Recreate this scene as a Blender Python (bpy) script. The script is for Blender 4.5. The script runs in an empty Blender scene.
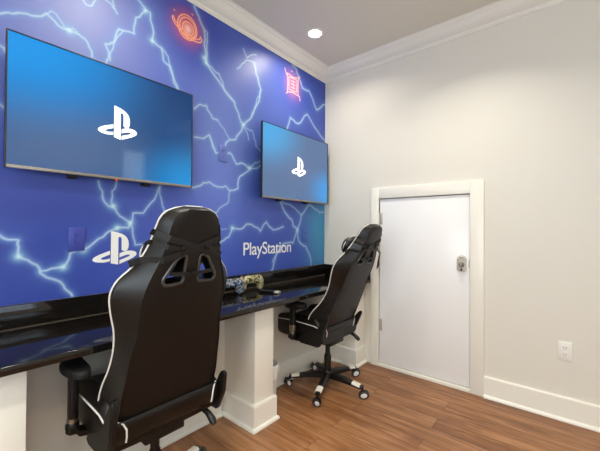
import bpy, bmesh, math, random
import numpy as np
from mathutils import Vector, Matrix, noise
random.seed(7); np.random.seed(7)
S = bpy.context.scene
C = S.collection
PI = math.pi
def V(*a): return Vector(a)
def lin(c):
    c = c/255.0
    return c/12.92 if c <= .04045 else ((c+.055)/1.055)**2.4
def srgb(r, g, b): return (lin(r), lin(g), lin(b), 1.0)
BOLTS=[(9,[-2.421,2.116,-2.362,2.151,-2.295,2.17,-2.262,2.199,-2.235,2.184,-2.199,2.16,-2.17,2.167,-2.128,2.162,-2.101,2.151,-2.069,2.075]),(5,[-2.262,2.199,-2.243,2.223,-2.211,2.2,-2.191,2.169,-2.154,2.18,-2.128,2.162]),(9,[-2.439,1.986,-2.42,1.977,-2.407,1.974,-2.397,1.952]),(7,[-2.436,1.737,-2.403,1.713,-2.39,1.699]),(6,[-2.012,2.403,-1.978,2.395,-1.952,2.359,-1.967,2.384,-1.978,2.422]),(6,[-2.113,2.347,-2.099,2.329,-2.072,2.341,-2.059,2.377]),(9,[-2.003,2.07,-1.994,2.138,-2.009,2.169,-1.97,2.192,-1.941,2.282,-1.92,2.281,-1.861,2.292,-1.854,2.387,-1.799,2.462,-1.843,2.496]),(6,[-1.984,2.088,-1.97,2.165,-1.945,2.241,-1.92,2.281]),(9,[-1.799,2.462,-1.772,2.458,-1.759,2.304,-1.704,2.281,-1.69,2.213,-1.645,2.191,-1.601,2.076,-1.57,2.039]),(6,[-1.704,2.281,-1.661,2.247,-1.638,2.154,-1.59,2.064]),(10,[-1.492,2.716,-1.484,2.654,-1.461,2.613,-1.415,2.542,-1.403,2.487,-1.406,2.431,-1.389,2.316,-1.256,2.201,-1.148,2.124,-1.1,2.023,-1.057,1.977]),(6,[-1.415,2.542,-1.383,2.523,-1.386,2.44,-1.389,2.316,-1.286,2.279,-1.23,2.178,-1.148,2.124]),(10,[-1.057,1.977,-0.982,2.054,-0.917,2.182,-0.884,2.304,-0.936,2.41,-0.956,2.489]),(5,[-0.982,2.054,-0.936,2.165,-0.9,2.248,-0.884,2.304]),(5,[-1.067,2.551,-1.032,2.497,-0.936,2.56]),(5,[-1.123,2.377,-1.037,2.479,-0.956,2.489]),(9,[-1.068,1.967,-1.136,1.847,-1.19,1.835,-1.225,1.784,-1.242,1.745]),(8,[-1.476,1.977,-1.435,2.019,-1.385,2.027,-1.337,1.955,-1.295,1.952]),(4,[-1.295,1.952,-1.19,1.846]),(8,[-1.474,1.793,-1.406,1.798,-1.359,1.832,-1.305,1.719,-1.254,1.736,-1.18,1.742,-1.124,1.671,-1.053,1.683,-0.992,1.654,-0.915,1.673,-0.856,1.714,-0.795,1.756]),(6,[-1.359,1.832,-1.334,1.755,-1.305,1.719]),(6,[-0.992,1.654,-0.947,1.707,-0.862,1.745]),(8,[-0.992,1.654,-1.086,1.587,-1.104,1.555,-1.108,1.492,-1.18,1.47,-1.222,1.498,-1.301,1.49,-1.358,1.511,-1.431,1.476,-1.492,1.463]),(5,[-1.18,1.47,-1.19,1.4,-1.24,1.356,-1.299,1.304]),(4,[-1.061,1.969,-1.031,1.938,-1.006,1.875]),(4,[-1.031,1.961,-0.971,1.952,-0.931,1.844,-0.852,1.803]),(9,[-0.592,2.025,-0.567,2.071,-0.528,2.177,-0.423,2.148,-0.289,2.27,-0.142,2.159,-0.004,2.081]),(10,[-0.507,2.651,-0.452,2.636,-0.365,2.494,-0.267,2.499,-0.144,2.354,-0.042,2.433,0.0,2.446]),(8,[-1.269,1.092,-1.187,1.133,-1.156,1.198,-1.081,1.191,-1.013,1.23,-0.877,1.176,-0.812,1.249,-0.731,1.185,-0.609,1.213]),(3,[-1.287,1.19,-1.209,1.191]),(9,[-0.649,1.44,-0.61,1.365,-0.499,1.276,-0.482,1.225,-0.422,1.185,-0.367,1.323,-0.25,1.427,-0.082,1.357,-0.014,1.366]),(6,[-0.649,1.432,-0.533,1.409,-0.367,1.323]),(8,[-0.422,1.185,-0.48,1.07,-0.607,1.065,-0.693,0.988,-0.756,0.839]),(5,[-0.607,1.065,-0.656,1.016,-0.739,0.92]),(8,[-0.422,1.185,-0.4,1.088,-0.298,1.032,-0.229,0.93,-0.213,0.843]),(7,[-2.033,1.438,-1.999,1.325,-1.966,1.307,-1.923,1.255,-1.87,1.221,-1.855,1.278,-1.799,1.28,-1.718,1.403,-1.7,1.453]),(6,[-1.942,1.454,-1.967,1.388,-1.959,1.308]),(6,[-1.87,1.221,-1.853,1.144,-1.841,1.097,-1.756,1.106,-1.677,1.134]),(8,[-1.87,1.221,-1.881,1.193,-1.938,1.193,-2.006,1.146,-2.097,1.08,-2.152,1.068,-2.18,1.003,-2.269,0.99]),(8,[-2.435,1.172,-2.409,1.155,-2.349,1.136,-2.348,1.062,-2.282,1.019,-2.269,0.981,-2.179,0.914,-2.141,0.855]),(5,[-1.7,1.453,-1.688,1.346,-1.666,1.286,-1.633,1.207])]
NODES=[[-2.348,1.062],[-1.759,2.298],[-1.389,2.316],[-1.405,2.343],[-2.18,1.001],[-1.87,1.221],[-1.061,1.976],[-1.802,2.454],[-0.998,1.661],[-1.156,1.198],[-0.422,1.185],[-2.17,2.162],[-1.938,1.193],[-2.097,1.08],[-1.251,1.743],[-1.959,1.311]]
CH1 = ((-1.977, -.53, 0), .5, 13.5, 20, -.115)
CH2 = ((-.606, -.471, 0), 0, 23.5, -87, -.07)
DL, D2, WIN, WWEST, WSOUTH, EXPO = 6.8, 8.4, 27, 1.35, 1.15, 0.09

# ---------------------------------------------------------------- materials
def mat(name, col, rough=.5, metal=0.0, spec=.5, coat=0.0, emit=None, estr=0.0, bump=None):
    m = bpy.data.materials.new(name); m.use_nodes = True
    nt = m.node_tree; b = nt.nodes['Principled BSDF']
    b.inputs['Base Color'].default_value = col
    b.inputs['Roughness'].default_value = rough
    b.inputs['Metallic'].default_value = metal
    b.inputs['Specular IOR Level'].default_value = spec
    b.inputs['Coat Weight'].default_value = coat
    if emit:
        b.inputs['Emission Color'].default_value = emit
        b.inputs['Emission Strength'].default_value = estr
    if bump:
        tc = nt.nodes.new('ShaderNodeTexCoord'); n = nt.nodes.new('ShaderNodeTexNoise')
        n.inputs['Scale'].default_value = bump[0]; n.inputs['Detail'].default_value = 4
        bp = nt.nodes.new('ShaderNodeBump'); bp.inputs['Strength'].default_value = bump[1]
        bp.inputs['Distance'].default_value = bump[2]
        nt.links.new(tc.outputs['Object'], n.inputs['Vector'])
        nt.links.new(n.outputs['Fac'], bp.inputs['Height'])
        nt.links.new(bp.outputs['Normal'], b.inputs['Normal'])
    return m
M = {}
M['wall'] = mat('wall_paint', srgb(226, 222, 211), .55, bump=(90, .08, .002))
M['ceil'] = mat('ceiling_paint', srgb(226, 221, 206), .7, bump=(70, .06, .002))
M['trim'] = mat('trim_paint', srgb(240, 237, 226), .32)
M['door'] = mat('door_paint', srgb(243, 243, 242), .28)
M['gap'] = mat('door_gap', srgb(70, 66, 60), .7)
M['leather'] = mat('black_leather', (.0030, .0021, .0016, 1), .40, spec=.42, bump=(420, .18, .001))
M['fabric'] = mat('black_back_cloth', (.0034, .0023, .0018, 1), .47, spec=.40, bump=(600, .25, .001))
M['plastic'] = mat('black_plastic', (.0055, .005, .0046, 1), .38, spec=.4)
M['rubber'] = mat('dark_rubber', (.0065, .006, .0055, 1), .6, spec=.4)
M['tyre'] = mat('castor_tyre', (.035, .034, .034, 1), .45)
M['caulk'] = mat('pale_caulk', srgb(96, 84, 70), .5)
M['strap'] = mat('strap_webbing', (.006, .0055, .005, 1), .65)
M['piping'] = mat('white_piping', srgb(225, 222, 214), .5)
M['cap'] = mat('white_foot_cap', srgb(226, 222, 212), .4)
M['wheel'] = mat('wheel_hub_grey', srgb(215, 214, 212), .35)
M['metal'] = mat('brushed_metal', srgb(170, 165, 155), .32, 1.0)
M['vent'] = mat('vent_rim', (.045, .04, .036, 1), .3)
M['bezel'] = mat('tv_bezel', (.02, .02, .022, 1), .35)
M['tvbar'] = mat('tv_lower_bar', srgb(150, 142, 130), .35, .6)
M['white'] = mat('white_vinyl', srgb(240, 240, 238), .4)
M['bluep'] = mat('blue_wrapped_plate', srgb(62, 72, 158), .35)
M['bluep2'] = mat('blue_wrapped_plate_mid', srgb(98, 116, 190), .35)
M['bluep3'] = mat('blue_wrapped_plate_teal', srgb(70, 104, 178), .35)
M['outlet'] = mat('outlet_white', srgb(238, 236, 228), .35)
M['slot'] = mat('outlet_slot', (.02, .018, .016, 1), .5)
M['nickel'] = mat('satin_nickel', srgb(205, 198, 186), .4, .55)
M['nickel_dark'] = mat('dark_nickel', srgb(150, 142, 132), .4, .6)  # darker nickel tone for the thumb turn
M['bin'] = mat('white_bin', srgb(226, 224, 218), .4)
M['led'] = mat('led_red', (.3, .01, .01, 1), .4, emit=(1, .05, .03, 1), estr=1.5)
M['orange'] = mat('orange_neon_print', srgb(255, 172, 140), .4)
M['pink'] = mat('pink_neon_print', srgb(255, 190, 184), .4)
M['lens'] = mat('lamp_lens', (.9, .9, .88, 1), .4, emit=(1, .93, .82, 1), estr=22)
M['lens_dim'] = mat('lamp_lens_soft', (.9, .9, .88, 1), .4, emit=(1, .93, .82, 1), estr=3)
M['logo_lit'] = mat('screen_logo', (.8, .8, .8, 1), .3, emit=(1, 1, 1, 1), estr=.85)
M['remote_tip'] = mat('remote_tip', srgb(190, 186, 176), .35, .3)

def floor_mat():
    m = bpy.data.materials.new('wood_floor'); m.use_nodes = True
    nt = m.node_tree; N = nt.nodes; L = nt.links; b = N['Principled BSDF']
    tc = N.new('ShaderNodeTexCoord')
    mp = N.new('ShaderNodeMapping'); mp.inputs['Rotation'].default_value = (0, 0, PI/2)
    L.new(tc.outputs['Object'], mp.inputs['Vector'])
    br = N.new('ShaderNodeTexBrick')
    br.offset = .37; br.inputs['Scale'].default_value = 1
    br.inputs['Brick Width'].default_value = 1.25; br.inputs['Row Height'].default_value = .127
    br.inputs['Mortar Size'].default_value = .0012; br.inputs['Mortar Smooth'].default_value = .3
    br.inputs['Bias'].default_value = 0
    br.inputs['Color1'].default_value = (.0, 0, 0, 1); br.inputs['Color2'].default_value = (1, 1, 1, 1)
    br.inputs['Mortar'].default_value = (.35, .35, .35, 1)
    L.new(mp.outputs[0], br.inputs['Vector'])
    mg = N.new('ShaderNodeMapping'); mg.inputs['Scale'].default_value = (26, 2.2, 1)
    L.new(tc.outputs['Object'], mg.inputs['Vector'])
    add = N.new('ShaderNodeVectorMath'); add.operation = 'MULTIPLY_ADD'
    L.new(br.outputs['Color'], add.inputs[0]); add.inputs[1].default_value = (7, 13, 5); L.new(mg.outputs[0], add.inputs[2])
    n1 = N.new('ShaderNodeTexNoise'); n1.inputs['Scale'].default_value = 1; n1.inputs['Detail'].default_value = 7
    n1.inputs['Roughness'].default_value = .62; n1.inputs['Distortion'].default_value = .6
    L.new(add.outputs[0], n1.inputs['Vector'])
    n2 = N.new('ShaderNodeTexNoise'); n2.inputs['Scale'].default_value = 3.0; n2.inputs['Detail'].default_value = 3
    L.new(tc.outputs['Object'], n2.inputs['Vector'])
    mx = N.new('ShaderNodeMath'); mx.operation = 'MULTIPLY_ADD'
    sep = N.new('ShaderNodeSeparateColor'); L.new(br.outputs['Color'], sep.inputs[0])
    L.new(sep.outputs[0], mx.inputs[0]); mx.inputs[1].default_value = .16; L.new(n1.outputs['Fac'], mx.inputs[2])
    mx2 = N.new('ShaderNodeMath'); mx2.operation = 'MULTIPLY_ADD'
    L.new(n2.outputs['Fac'], mx2.inputs[0]); mx2.inputs[1].default_value = .35; L.new(mx.outputs[0], mx2.inputs[2])
    cr = N.new('ShaderNodeValToRGB'); e = cr.color_ramp.elements
    e[0].position = .45; e[0].color = srgb(86, 54, 32)
    e[1].position = 1.0; e[1].color = srgb(176, 128, 88)
    k = cr.color_ramp.elements.new(.72); k.color = srgb(138, 91, 55)
    L.new(mx2.outputs[0], cr.inputs['Fac'])
    dk = N.new('ShaderNodeMix'); dk.data_type = 'RGBA'
    L.new(br.outputs['Fac'], dk.inputs[0]); L.new(cr.outputs[0], dk.inputs[6]); dk.inputs[7].default_value = srgb(80, 50, 33)
    L.new(dk.outputs[2], b.inputs['Base Color'])
    b.inputs['Roughness'].default_value = .4
    bp = N.new('ShaderNodeBump'); bp.inputs['Strength'].default_value = .12; bp.inputs['Distance'].default_value = .002
    L.new(n1.outputs['Fac'], bp.inputs['Height']); L.new(bp.outputs[0], b.inputs['Normal'])
    return m
M['floor'] = floor_mat()

def granite():
    m = mat('black_granite', (.012, .0095, .008, 1), .08, spec=.5)
    nt = m.node_tree; b = nt.nodes['Principled BSDF']
    tc = nt.nodes.new('ShaderNodeTexCoord'); n = nt.nodes.new('ShaderNodeTexNoise')
    n.inputs['Scale'].default_value = 160; n.inputs['Detail'].default_value = 5
    cr = nt.nodes.new('ShaderNodeValToRGB')
    cr.color_ramp.elements[0].position = .5; cr.color_ramp.elements[0].color = (.006, .005, .0045, 1)
    cr.color_ramp.elements[1].position = .8; cr.color_ramp.elements[1].color = (.022, .018, .015, 1)
    nt.links.new(tc.outputs['Object'], n.inputs['Vector']); nt.links.new(n.outputs['Fac'], cr.inputs['Fac'])
    nt.links.new(cr.outputs[0], b.inputs['Base Color'])
    return m
M['granite'] = granite()

def camo(name, cols, seed):
    m = mat(name, cols[0], .4)
    nt = m.node_tree; b = nt.nodes['Principled BSDF']
    tc = nt.nodes.new('ShaderNodeTexCoord'); mp = nt.nodes.new('ShaderNodeMapping')
    mp.inputs['Location'].default_value = (seed, seed*2, 0)
    n = nt.nodes.new('ShaderNodeTexNoise'); n.inputs['Scale'].default_value = 42; n.inputs['Detail'].default_value = 1.5
    cr = nt.nodes.new('ShaderNodeValToRGB'); cr.color_ramp.interpolation = 'CONSTANT'
    el = cr.color_ramp.elements
    el[0].position = 0; el[0].color = cols[0]; el[1].position = .42; el[1].color = cols[1]
    for p, c in ((.5, cols[2]), (.58, cols[3])):
        q = el.new(p); q.color = c
    nt.links.new(tc.outputs['Object'], mp.inputs['Vector']); nt.links.new(mp.outputs[0], n.inputs['Vector'])
    nt.links.new(n.outputs['Fac'], cr.inputs['Fac']); nt.links.new(cr.outputs[0], b.inputs['Base Color'])
    return m
M['camo_blue'] = camo('blue_camouflage', [srgb(30, 36, 52), srgb(84, 110, 150), srgb(170, 172, 170), srgb(70, 68, 66)], 3)
M['camo_green'] = camo('green_camouflage', [srgb(46, 42, 34), srgb(150, 148, 96), srgb(196, 188, 160), srgb(104, 96, 66)], 8)

def screen_mat(name, base, blobs):
    """a lit picture: base colour plus soft blobs at (u, v) of the panel, glossy front glass"""
    m = mat(name, (.004, .005, .008, 1), .06, spec=.5)
    nt = m.node_tree; N = nt.nodes; L = nt.links; b = N['Principled BSDF']
    tc = N.new('ShaderNodeTexCoord')
    mp = N.new('ShaderNodeMapping'); mp.inputs['Scale'].default_value = (1, 0, 1)
    L.new(tc.outputs['Generated'], mp.inputs['Vector'])
    last = None
    for (u, v, r, col) in blobs:
        d = N.new('ShaderNodeVectorMath'); d.operation = 'DISTANCE'
        L.new(mp.outputs[0], d.inputs[0]); d.inputs[1].default_value = (u, 0, v)
        mr = N.new('ShaderNodeMapRange'); mr.interpolation_type = 'SMOOTHERSTEP'
        mr.inputs['From Min'].default_value = 0; mr.inputs['From Max'].default_value = r
        mr.inputs['To Min'].default_value = 1; mr.inputs['To Max'].default_value = 0
        L.new(d.outputs['Value'], mr.inputs['Value'])
        mx = N.new('ShaderNodeMix'); mx.data_type = 'RGBA'
        L.new(mr.outputs[0], mx.inputs[0])
        if last is None: mx.inputs[6].default_value = base
        else: L.new(last, mx.inputs[6])
        mx.inputs[7].default_value = col
        last = mx.outputs[2]
    L.new(last, b.inputs['Emission Color']); b.inputs['Emission Strength'].default_value = SCREEN_E
    return m
SCREEN_E = .81
M['screen1'] = screen_mat('screen_picture_near', srgb(40, 90, 148),
    [(1.0, 1.0, .75, srgb(8, 66, 126)), (.66, .45, .5, srgb(22, 78, 138)), (.25, .25, .72, srgb(86, 114, 158)), (0.02, .98, .92, srgb(0, 160, 250)), (1.02, 0.0, .6, srgb(16, 150, 226))])
M['screen2'] = screen_mat('screen_picture_far', srgb(92, 122, 166),
    [(1.0, 1.0, .6, srgb(92, 120, 166)), (.5, .45, .5, srgb(100, 124, 168)), (0.0, .95, .75, srgb(82, 182, 245)), (1.02, .18, .5, srgb(68, 164, 240))])

# ---------------------------------------------------------------- mesh helpers
def finish(name, bm, m, parent=None, sharp=38, smooth=True, kind=None):
    bmesh.ops.remove_doubles(bm, verts=bm.verts, dist=1e-6)
    bmesh.ops.recalc_face_normals(bm, faces=bm.faces)
    if smooth:
        for f in bm.faces: f.smooth = True
        lim = math.radians(sharp)
        for e in bm.edges:
            if len(e.link_faces) == 2 and e.calc_face_angle(0) > lim: e.smooth = False
    me = bpy.data.meshes.new(name); bm.to_mesh(me); bm.free()
    for mm in (m if isinstance(m, (list, tuple)) else [m]): me.materials.append(mm)
    o = bpy.data.objects.new(name, me); C.objects.link(o)
    if parent is not None: o.parent = parent
    if kind: o['kind'] = kind
    return o
def root(name, label, cat, loc=(0, 0, 0), rz=0, group=None):
    o = bpy.data.objects.new(name, None); C.objects.link(o)
    o.location = loc; o.rotation_euler = (0, 0, rz); o.empty_display_size = .1
    o['label'] = label; o['category'] = cat
    if group: o['group'] = group
    return o
def tag(o, label, cat, group=None):
    o['label'] = label; o['category'] = cat
    if group: o['group'] = group
    return o
def box(bm, x0, x1, y0, y1, z0, z1, bev=0, seg=2, mi=0):
    t = bmesh.new()
    bmesh.ops.create_cube(t, size=1)
    for v in t.verts:
        v.co = V(x0+(x1-x0)*(v.co.x+.5), y0+(y1-y0)*(v.co.y+.5), z0+(z1-z0)*(v.co.z+.5))
    if bev: bmesh.ops.bevel(t, geom=t.edges[:], offset=bev, segments=seg, profile=.5, affect='EDGES')
    for f in t.faces: f.material_index = mi
    merge(bm, t)
def merge(bm, t, mtx=None):
    if mtx is not None: bmesh.ops.transform(t, matrix=mtx, verts=t.verts)
    mp = {}
    for v in t.verts: mp[v] = bm.verts.new(v.co)
    for f in t.faces:
        try:
            nf = bm.faces.new([mp[v] for v in f.verts]); nf.material_index = f.material_index
        except ValueError: pass
    t.free()
def loft(bm, rings, cap=True, closed=True):
    vs = [[bm.verts.new(p) for p in r] for r in rings]
    n = len(vs[0])
    for a, b in zip(vs, vs[1:]):
        for i in range(n if closed else n-1):
            j = (i+1) % n
            bm.faces.new((a[i], a[j], b[j], b[i]))
    if cap:
        bm.faces.new(vs[0][::-1]); bm.faces.new(vs[-1])
    return vs
def frame_of(d):
    d = d.normalized()
    u = d.cross(V(0, 0, 1))
    if u.length < 1e-3: u = d.cross(V(1, 0, 0))
    u.normalize(); return u, u.cross(d)
def tube(bm, pts, r, seg=8, closed=False):
    pts = [Vector(p) for p in pts]; n = len(pts)
    rs = r if isinstance(r, (list, tuple)) else [r]*n
    rings = []; u = None
    for i, p in enumerate(pts):
        if closed: d = pts[(i+1) % n]-pts[i-1]
        else: d = pts[min(i+1, n-1)]-pts[max(i-1, 0)]
        d.normalize()
        if u is None: u, _ = frame_of(d)
        else:
            u = u-d*u.dot(d)
            if u.length < 1e-4: u, _ = frame_of(d)
            u.normalize()
        w = d.cross(u)
        rings.append([p+(u*math.cos(2*PI*k/seg)+w*math.sin(2*PI*k/seg))*rs[i] for k in range(seg)])
    if closed: rings.append(rings[0]); loft(bm, rings, cap=False)
    else: loft(bm, rings)
def lathe(bm, prof, cx=0, cy=0, seg=24, mtx=None):
    t = bmesh.new()
    rings = [[V(cx+r*math.cos(2*PI*k/seg), cy+r*math.sin(2*PI*k/seg), z) for k in range(seg)] for r, z in prof]
    loft(t, rings, cap=True); merge(bm, t, mtx)
def poly(bm, pts, fn, d0, d1):
    """prism: 2-D outline through fn(u, v, depth)"""
    a = [bm.verts.new(fn(u, v, d0)) for u, v in pts]; b = [bm.verts.new(fn(u, v, d1)) for u, v in pts]
    n = len(pts)
    bm.faces.new(a[::-1]); bm.faces.new(b)
    for i in range(n):
        j = (i+1) % n; bm.faces.new((a[i], a[j], b[j], b[i]))
def ribbon(bm, pts, w, th, nrm=None, nfn=None):
    """flat webbing along pts; wide across, th along the normal"""
    pts = [Vector(p) for p in pts]; rings = []
    for i, p in enumerate(pts):
        d = (pts[min(i+1, len(pts)-1)]-pts[max(i-1, 0)]).normalized()
        nn = Vector(nfn(i)) if nfn else Vector(nrm)
        nn = (nn-d*nn.dot(d)).normalized(); s = d.cross(nn)
        rings.append([p+s*w/2+nn*th/2, p+s*w/2-nn*th/2, p-s*w/2-nn*th/2, p-s*w/2+nn*th/2])
    loft(bm, rings)
def interp(tab, v):
    """smooth interpolation of rows (v, a, b, ...)"""
    n = len(tab)
    if v <= tab[0][0]: return tab[0][1:]
    if v >= tab[-1][0]: return tab[-1][1:]
    for i in range(n-1):
        if tab[i][0] <= v <= tab[i+1][0]: break
    p0, p1, p2, p3 = tab[max(i-1, 0)], tab[i], tab[i+1], tab[min(i+2, n-1)]
    t = (v-p1[0])/(p2[0]-p1[0]); h = p2[0]-p1[0]; out = []
    for k in range(1, len(p1)):
        m1 = (p2[k]-p0[k])/max(p2[0]-p0[0], 1e-6)*h; m2 = (p3[k]-p1[k])/max(p3[0]-p1[0], 1e-6)*h
        out.append((2*t**3-3*t**2+1)*p1[k]+(t**3-2*t**2+t)*m1+(-2*t**3+3*t**2)*p2[k]+(t**3-t**2)*m2)
    return tuple(out)
def applied(o):
    dg = bpy.context.evaluated_depsgraph_get(); dg.update()
    return bpy.data.meshes.new_from_object(o.evaluated_get(dg))

# ---------------------------------------------------------------- the room
XW, YS, ZC = -4.3, -3.3, 2.755
bm = bmesh.new(); box(bm, XW-.1, .1, YS-.1, .1, -.1, 0); finish('floor', bm, M['floor'], kind='structure', smooth=False)
bm = bmesh.new(); box(bm, XW-.1, .1, YS-.1, .1, ZC, ZC+.1); finish('ceiling', bm, M['ceil'], kind='structure', smooth=False)
bm = bmesh.new(); box(bm, XW-.1, .1, 0, .1, 0, ZC); finish('wall_left', bm, M['wall'], kind='structure', smooth=False)
# right wall with the opening for the low door
DY0, DY1, DZ1 = -.600, -1.328, 1.467
bm = bmesh.new()
box(bm, 0, .1, DY0, 0, 0, ZC); box(bm, 0, .1, YS-.1, DY1, 0, ZC); box(bm, 0, .1, DY1, DY0, DZ1, ZC); box(bm, .04, .1, DY1, DY0, 0, DZ1)
finish('wall_right', bm, M['wall'], kind='structure', smooth=False)
QY0, QY1, QZ0, QZ1 = -2.9, -.9, .85, 2.15
UX0, UX1, UZ0, UZ1 = -4.05, -2.25, .85, 1.95
bm = bmesh.new(); box(bm, XW-.1, XW, YS, QY0, 0, ZC); box(bm, XW-.1, XW, QY1, 0, 0, ZC); box(bm, XW-.1, XW, QY0, QY1, 0, QZ0); box(bm, XW-.1, XW, QY0, QY1, QZ1, ZC)
finish('wall_side', bm, M['wall'], kind='structure', smooth=False)
WX0, WX1, WZ0, WZ1 = -.68, -.36, .95, 2.36
bm = bmesh.new()
box(bm, XW, UX0, YS-.1, YS, 0, ZC); box(bm, UX0, UX1, YS-.1, YS, 0, UZ0); box(bm, UX0, UX1, YS-.1, YS, UZ1, ZC); box(bm, UX1, WX0, YS-.1, YS, 0, ZC); box(bm, WX1, 0, YS-.1, YS, 0, ZC); box(bm, WX0, WX1, YS-.1, YS, 0, WZ0); box(bm, WX0, WX1, YS-.1, YS, WZ1, ZC)
finish('wall_back', bm, M['wall'], kind='structure', smooth=False)
# window behind the camera with blinds
bm = bmesh.new()
for a in ((WX0-.07, WX0, WZ0-.07, WZ1+.07), (WX1, WX1+.07, WZ0-.07, WZ1+.07), (WX0, WX1, WZ1, WZ1+.07), (WX0, WX1, WZ0-.07, WZ0)):
    box(bm, a[0], a[1], YS, YS+.02, a[2], a[3], .003)
w1 = finish('window_1', bm, M['trim'], kind='structure')
bm = bmesh.new()
nsl = 24
for i in range(nsl):
    z = WZ0+.03+(WZ1-WZ0-.06)*i/(nsl-1)
    t = bmesh.new(); box(t, WX0+.01, WX1-.01, -.022, .022, -.0012, .0012)
    merge(bm, t, Matrix.Translation(V(0, YS-.03, z)) @ Matrix.Rotation(math.radians(28), 4, 'X'))
finish('window_blind', bm, M['trim'], w1, smooth=False)
glass = mat('window_glass', (.9, .95, 1, 1), .02); glass.node_tree.nodes['Principled BSDF'].inputs['Transmission Weight'].default_value = 1
bm = bmesh.new(); box(bm, WX0, WX1, YS-.075, YS-.07, WZ0, WZ1); finish('window_pane', bm, glass, w1, smooth=False)
for nm, fn, a0, a1, z0, z1 in (('fill_window_back', lambda a, d, z: V(a, YS+d, z), UX0, UX1, UZ0, UZ1), ('fill_window_side', lambda a, d, z: V(XW+d, a, z), QY0, QY1, QZ0, QZ1)):  # two added windows, put in to carry the room's fill lamps
    def wb(bm, *q):
        t = bmesh.new(); box(t, *q)
        for v in t.verts: v.co = fn(*v.co)
        merge(bm, t)
    bm = bmesh.new()
    wb(bm, a0-.07, a0, 0, .02, z0-.07, z1+.07, .003); wb(bm, a1, a1+.07, 0, .02, z0-.07, z1+.07, .003); wb(bm, a0, a1, 0, .02, z1, z1+.07, .003); wb(bm, a0, a1, 0, .03, z0-.07, z0, .003)
    wb(bm, (a0+a1)/2-.02, (a0+a1)/2+.02, -.085, -.045, z0, z1, .003); wb(bm, a0, a1, -.085, -.045, (z0+z1)/2-.015, (z0+z1)/2+.015, .003)
    wf = finish(nm, bm, M['trim'], kind='structure')
    bm = bmesh.new(); wb(bm, a0, a1, -.068, -.063, z0, z1, 0); finish('window_pane', bm, glass, wf, smooth=False)
# panelled door behind the camera
bm = bmesh.new()
bx0, bx1 = -1.95, -1.12
box(bm, bx0, bx1, YS, YS+.03, 0, 2.12, .003)
for (px0, px1) in ((bx0+.1, (bx0+bx1)/2-.05), ((bx0+bx1)/2+.05, bx1-.1)):
    for (pz0, pz1) in ((.2, .75), (.9, 1.6), (1.72, 2.0)):
        box(bm, px0, px1, YS+.03, YS+.042, pz0, pz1, .008)
d2 = finish('door_2', bm, M['door'], kind='structure')
bm = bmesh.new()
box(bm, bx0-.09, bx0, YS, YS+.022, 0, 2.21, .003); box(bm, bx1, bx1+.09, YS, YS+.022, 0, 2.21, .003); box(bm, bx0, bx1, YS, YS+.022, 2.12, 2.21, .003)
finish('door_frame', bm, M['trim'], d2)
bm = bmesh.new(); lathe(bm, [(.001, 0), (.03, 0), (.03, .008), (.012, .012), (.012, .04), (.028, .05), (.03, .065), (.018, .078), (.001, .08)], mtx=Matrix.Translation(V(bx1-.06, YS+.03, .96)) @ Matrix.Rotation(-PI/2, 4, 'X'))
finish('door_knob', bm, M['nickel'], d2)

# crown moulding, one run along each wall
ZB = 2.6603
prof = [(0, ZB), (.008, ZB), (.010, ZB+.006), (.017, ZB+.012), (.019, ZB+.020), (.024, ZB+.024), (.034, ZB+.028), (.050, ZB+.037), (.064, ZB+.049), (.076, ZB+.062), (.083, ZB+.067), (.086, ZB+.073), (.097, ZB+.079), (.103, ZB+.087), (.118, ZC)]
prof = [(d, min(z, ZC)) for d, z in prof] + [(0, ZC)]
bm = bmesh.new(); loft(bm, [[V(-d, -d, z) for d, z in prof], [V(XW+d, -d, z) for d, z in prof]]); finish('trim_1', bm, M['trim'], kind='structure', sharp=14)
bm = bmesh.new(); loft(bm, [[V(-d, -d, z) for d, z in prof], [V(-d, YS+d, z) for d, z in prof]]); finish('trim_2', bm, M['trim'], kind='structure', sharp=14)
bm = bmesh.new(); loft(bm, [[V(-d, YS+d, z) for d, z in prof], [V(XW+d, YS+d, z) for d, z in prof]]); finish('trim_3', bm, M['trim'], kind='structure', sharp=14)

# baseboards: tall flat board, eased top, quarter-round shoe
BH = .1487
bprof = [(0, 0), (.031, 0), (.031, .007), (.028, .015), (.022, .020), (.0175, .022), (.0175, BH-.008), (.014, BH-.002), (.008, BH), (0, BH)]
def base_run(bm, p0, p1, nrm, m0=0, m1=0):
    """p0->p1 along the wall; nrm out of the wall; m = mitre (+1 grows outwards, -1 shrinks)"""
    p0, p1, nrm = Vector(p0), Vector(p1), Vector(nrm); t = (p1-p0).normalized()
    loft(bm, [[p0-t*d*m0+nrm*d+V(0, 0, z) for d, z in bprof], [p1+t*d*m1+nrm*d+V(0, 0, z) for d, z in bprof]])
bm = bmesh.new(); base_run(bm, (0, -1.419, 0), (0, YS, 0), (-1, 0, 0)); finish('baseboard_right', bm, M['trim'], kind='structure', sharp=20)
bm = bmesh.new(); base_run(bm, (XW, YS, 0), (bx0-.09, YS, 0), (0, 1, 0)); base_run(bm, (bx1+.09, YS, 0), (0, YS, 0), (0, 1, 0)); finish('baseboard_back', bm, M['trim'], kind='structure', sharp=20)
bm = bmesh.new(); base_run(bm, (XW, 0, 0), (XW, YS, 0), (1, 0, 0)); finish('baseboard_side', bm, M['trim'], kind='structure', sharp=20)

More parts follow.
